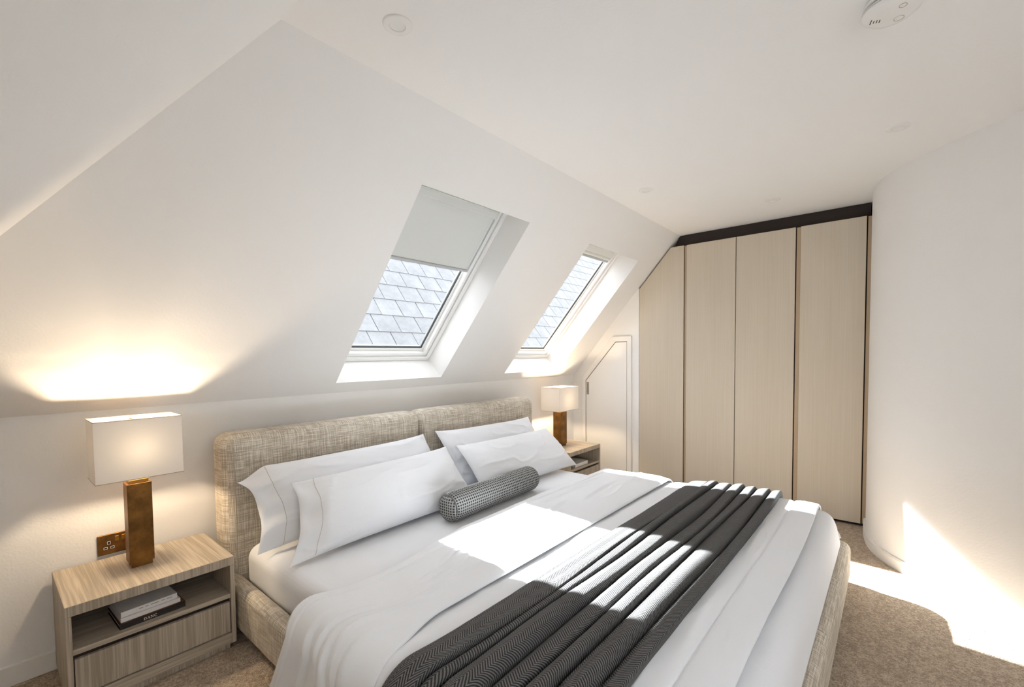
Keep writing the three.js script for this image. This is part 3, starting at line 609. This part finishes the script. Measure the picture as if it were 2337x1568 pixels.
nightstand('weathered oak nightstand with an open shelf and drawer beside the brass wall socket', 0.152, 0.670, -2.136, 0.405);
nightstand('weathered oak nightstand beside the small loft door, half hidden by the bed', 3.235, 3.765, -2.10, 0.44);

function book(label, x, y, z, w, h, d, turn, cover, page) {
  const g = tag(group('book', x, y, z), label, 'book'); g.rotation.y = turn;
  box('pages', page, g, -w / 2 + 0.004, w / 2 - 0.004, 0.0025, h - 0.0025, -d / 2 + 0.004, d / 2 - 0.003, 0.0005);
  box('cover', cover, g, -w / 2, w / 2, 0, 0.0025, -d / 2, d / 2, 0.0008);
  box('cover', cover, g, -w / 2, w / 2, h - 0.0025, h, -d / 2, d / 2, 0.0008);
  box('spine', cover, g, -w / 2, w / 2, 0, h, d / 2 - 0.003, d / 2, 0.0012);
  return g;
}
function printed(text, w, h, font, color, back) {
  const c = document.createElement('canvas'); c.width = 256; c.height = 64; const x = c.getContext('2d');
  x.fillStyle = back; x.fillRect(0, 0, 256, 64); x.fillStyle = color; x.font = font; x.textAlign = 'center'; x.textBaseline = 'middle'; x.fillText(text, 128, 34);
  const t = new THREE.CanvasTexture(c); t.colorSpace = THREE.SRGBColorSpace; return t;
}
{
  const b1 = book('dark book with cream lettering on its spine under two white books', 0.395, 0.243, -2.262, 0.205, 0.021, 0.19, 0.04, M.coverDark, M.paper);
  box('cover_panel', M.coverTan, b1, -0.1, 0.1, 0.0208, 0.0214, -0.09, 0.088, 0.0002);
  const m = std({ name: 'spine lettering', map: printed('DANC', 0, 0, 'bold 58px serif', '#ddd2c2', '#2b2524'), roughness: 0.6 });
  mesh('lettering', new THREE.BoxGeometry(0.062, 0.0155, 0.0004).translate(-0.012, 0.0105, 0.0952), m, b1);
  book('thin white book between a dark book and a thicker white one', 0.390, 0.2645, -2.268, 0.186, 0.016, 0.18, 0.05, M.coverWhite, M.paper);
  const b3 = book('thick white book on top of the pile in the open shelf', 0.386, 0.2806, -2.272, 0.176, 0.021, 0.176, 0.06, M.coverWhite, M.paper);
  for (const [x, w] of [[-0.028, 0.012], [-0.010, 0.01], [0.015, 0.026], [0.042, 0.012], [0.062, 0.016]]) box('title_print', M.print, b3, x - w / 2, x + w / 2, 0.011, 0.0132, 0.0878, 0.0883, 0);
  book('white book lying in the shelf of the nightstand by the loft door', 3.47, 0.243, -2.235, 0.215, 0.030, 0.22, 0.0, M.coverWhite, M.paper);
}
{ // double wall socket
  const g = tag(group('wall_socket', 0.364, 0.453, WALL_Z), 'bronze double wall socket with switches above the oak nightstand', 'socket');
  box('face_plate', M.brass, g, -0.074, 0.074, -0.043, 0.043, 0, 0.008, 0.003, 2);
  for (const cx of [-0.037, 0.037]) {
    for (const [x, y, w, h] of [[0, 0.006, 0.0075, 0.010], [-0.011, -0.015, 0.010, 0.0065], [0.011, -0.015, 0.010, 0.0065]]) {
      box('pin_rim', M.paper, g, cx + x - w / 2 - 0.0016, cx + x + w / 2 + 0.0016, y - h / 2 - 0.0016, y + h / 2 + 0.0016, 0.0075, 0.0086, 0.0002);
      box('pin_slot', M.black, g, cx + x - w / 2, cx + x + w / 2, y - h / 2, y + h / 2, 0.0076, 0.0089, 0);
    }
  }
  for (const cx of [-0.011, 0.011]) mesh('rocker_switch', new RoundedBoxGeometry(0.012, 0.022, 0.006, 1, 0.001).rotateX(0.16).translate(cx, 0.020, 0.0095), M.brassBright, g);
  const plug = tag(group('plug', 0.401, 0.444, WALL_Z + 0.009), 'bronze plug pushed into the wall socket behind the lamp column', 'plug');
  box('body', M.brass, plug, -0.024, 0.024, -0.026, 0.026, 0, 0.024, 0.006, 3);
  mesh('cable', rod([[0, -0.024, 0.012], [0.004, -0.034, 0.014], [0.02, -0.034, 0.03]], 0.003, 6), M.recess, plug);
}

// ------------------------------------------------------------------ table lamps
function lamp(label, x, y, z, o) {
  const g = tag(group('table_lamp', x, y, z), label, 'lamp');
  const c = o.col / 2, cd = o.colD / 2;
  box('plinth', M.brass, g, -c + 0.006, c - 0.006, 0, 0.018, -cd + 0.006, cd - 0.006, 0.001);
  box('column', M.brass, g, -c, c, 0.018, o.colH, -cd, cd, 0.0015);
  box('cap', M.brassBright, g, -c + 0.008, c - 0.008, o.colH, o.colH + 0.014, -cd + 0.008, cd - 0.008, 0.001);
  mesh('neck', new THREE.CylinderGeometry(0.009, 0.009, 0.05, 16).translate(0, o.colH + 0.038, 0), M.brass, g);
  const y0 = o.shadeY, y1 = o.shadeY + o.shadeH, w = o.w / 2, d = o.d / 2;
  const sg = new THREE.BufferGeometry(), P = [], N = [], U = [];
  const wall = (ax, az, bx, bz, nx, nz) => { const L = Math.hypot(bx - ax, bz - az); [[ax, y0, az, 0], [bx, y0, bz, L], [bx, y1, bz, L], [ax, y0, az, 0], [bx, y1, bz, L], [ax, y1, az, 0]].forEach((p) => { P.push(p[0], p[1], p[2]); N.push(nx, 0, nz); U.push(p[3], p[1]); }); };
  wall(-w, d, w, d, 0, 1); wall(w, d, w, -d, 1, 0); wall(w, -d, -w, -d, 0, -1); wall(-w, -d, -w, d, -1, 0);
  sg.setAttribute('position', new THREE.Float32BufferAttribute(P, 3)); sg.setAttribute('normal', new THREE.Float32BufferAttribute(N, 3)); sg.setAttribute('uv', new THREE.Float32BufferAttribute(U, 2));
  const shade = mesh('lamp_shade', sg, M.shade, g);
  for (const yy of [y0, y1]) { const rims = []; for (const [ax, az, bx, bz] of [[-w, d, w, d], [w, d, w, -d], [w, -d, -w, -d], [-w, -d, -w, d]]) {
    rims.push(new THREE.BoxGeometry(Math.abs(bx - ax) + 0.0016, 0.0022, Math.abs(bz - az) + 0.0016).translate((ax + bx) / 2, yy, (az + bz) / 2));
  }
  mesh('rim', mergeGeometries(rims), M.shadeRim, shade); }
  // spider that carries the shade, with its two uprights
  const sp = [new THREE.BoxGeometry(o.w, 0.003, 0.004).translate(0, y1 - 0.012, 0), new THREE.BoxGeometry(0.004, 0.003, o.d).translate(0, y1 - 0.012, 0)];
  for (const s of [-1, 1]) sp.push(new THREE.CylinderGeometry(0.002, 0.002, y1 - 0.012 - o.colH - 0.05, 8).translate(s * 0.028, (y1 - 0.012 + o.colH + 0.05) / 2, 0));
  sp.push(new THREE.BoxGeometry(0.06, 0.003, 0.006).translate(0, o.colH + 0.05, 0));
  mesh('harp', mergeGeometries(sp), M.brassBright, g);
  mesh('lamp_holder', new THREE.CylinderGeometry(0.014, 0.012, Math.max(0.01, o.bulbY - 0.03 - o.colH - 0.05), 16).translate(0, (o.bulbY - 0.03 + o.colH + 0.05) / 2, 0), M.brass, g);
  mesh('bulb', new THREE.SphereGeometry(0.027, 24, 16).translate(0, o.bulbY, 0), M.bulb, g);
  const l = new THREE.PointLight(new THREE.Color(1, 0.80, 0.55), o.power); l.name = 'lamp_light'; l.position.set(0, o.bulbY, 0); l.castShadow = true; l.shadow.radius = 1.2; g.add(l);
  return g;
}
lamp('tall bronze column table lamp with a rectangular shade on the nightstand by the wall socket', 0.398, 0.401, -2.360, { col: 0.080, colD: 0.072, colH: 0.342, shadeY: 0.372, shadeH: 0.236, w: 0.275, d: 0.18, bulbY: 0.49, power: 0.95 });
lamp('bronze column table lamp with a square-looking white shade beside the little loft door', 3.462, 0.401, -2.352, { col: 0.100, colD: 0.085, colH: 0.318, shadeY: 0.334, shadeH: 0.212, w: 0.32, d: 0.20, bulbY: 0.432, power: 1.0 });

// ------------------------------------------------------------------ ceiling fittings
function downlight(label, x, z) {
  const g = tag(group('downlight', x, CEIL, z), label, 'downlight', 'recessed ceiling downlights');
  mesh('bezel', new THREE.LatheGeometry([[0.0235, 0.0], [0.0235, -0.004], [0.026, -0.0065], [0.040, -0.0055], [0.0455, -0.003], [0.0465, 0.0005]].map((p) => new THREE.Vector2(...p)), 48), M.plastic, g);
  mesh('baffle', new THREE.LatheGeometry([[0.0001, -0.001], [0.016, -0.001], [0.019, -0.0025], [0.0235, -0.0035]].map((p) => new THREE.Vector2(...p)), 40), M.plastic, g);
  return g;
}
downlight('round white downlight in the ceiling near the hip of the attic slope', 0.886, -1.208);
downlight('round white downlight in the ceiling close to the smoke alarm and curved wall', 2.797, -0.002);
downlight('round white downlight in the ceiling near the slope between the window heads', 2.782, -1.222);
downlight('round white downlight in the ceiling in front of the wardrobe', 3.54, -0.646);
{
  const g = tag(group('smoke_alarm', 1.787, CEIL, -0.022), 'round white smoke alarm on the ceiling with dark vent slots', 'alarm');
  mesh('base', new THREE.LatheGeometry([[0.0001, 0], [0.066, 0], [0.068, -0.003], [0.069, -0.018], [0.0001, -0.018]].map((p) => new THREE.Vector2(...p)), 64), M.plastic, g);
  mesh('vent', new THREE.LatheGeometry([[0.0001, -0.017], [0.058, -0.017], [0.058, -0.028], [0.0001, -0.028]].map((p) => new THREE.Vector2(...p)), 64), M.black, g);
  mesh('cover', new THREE.LatheGeometry([[0.0001, -0.045], [0.045, -0.0445], [0.060, -0.041], [0.068, -0.034], [0.0715, -0.028], [0.0715, -0.0265], [0.0001, -0.0265]].map((p) => new THREE.Vector2(...p)), 64), M.plastic, g);
  mesh('ring', new THREE.LatheGeometry([[0.060, -0.0205], [0.0715, -0.0205], [0.0718, -0.0225], [0.0715, -0.0245], [0.060, -0.0245]].map((p) => new THREE.Vector2(...p)), 64), M.plastic, g);
  for (let k = 0; k < 28; k++) { const a = k / 28 * Math.PI * 2; mesh('vent_rib', new THREE.BoxGeometry(0.014, 0.0105, 0.0018).translate(0.0632, -0.0225, 0).rotateY(a), M.plastic, g); }
  // grille slots, test button and indicator on the underside
  for (let k = 0; k < 4; k++) mesh('grille_slot', new THREE.BoxGeometry(k === 0 ? 0.020 : 0.013, 0.0012, 0.0024).rotateY(0.25).translate(-0.005 + k * 0.003, -0.0438 - 0.0003 * k, -0.048 + k * 0.0068), M.plasticDark, g);
  mesh('test_button', new THREE.TorusGeometry(0.012, 0.0007, 6, 32).rotateX(Math.PI / 2).translate(0.026, -0.0448, 0.017), M.shadeRim, g);
  mesh('indicator', new THREE.TorusGeometry(0.009, 0.0007, 6, 28).rotateX(Math.PI / 2).translate(-0.032, -0.0448, 0.026), M.shadeRim, g);
}

renderer.render(scene, camera);
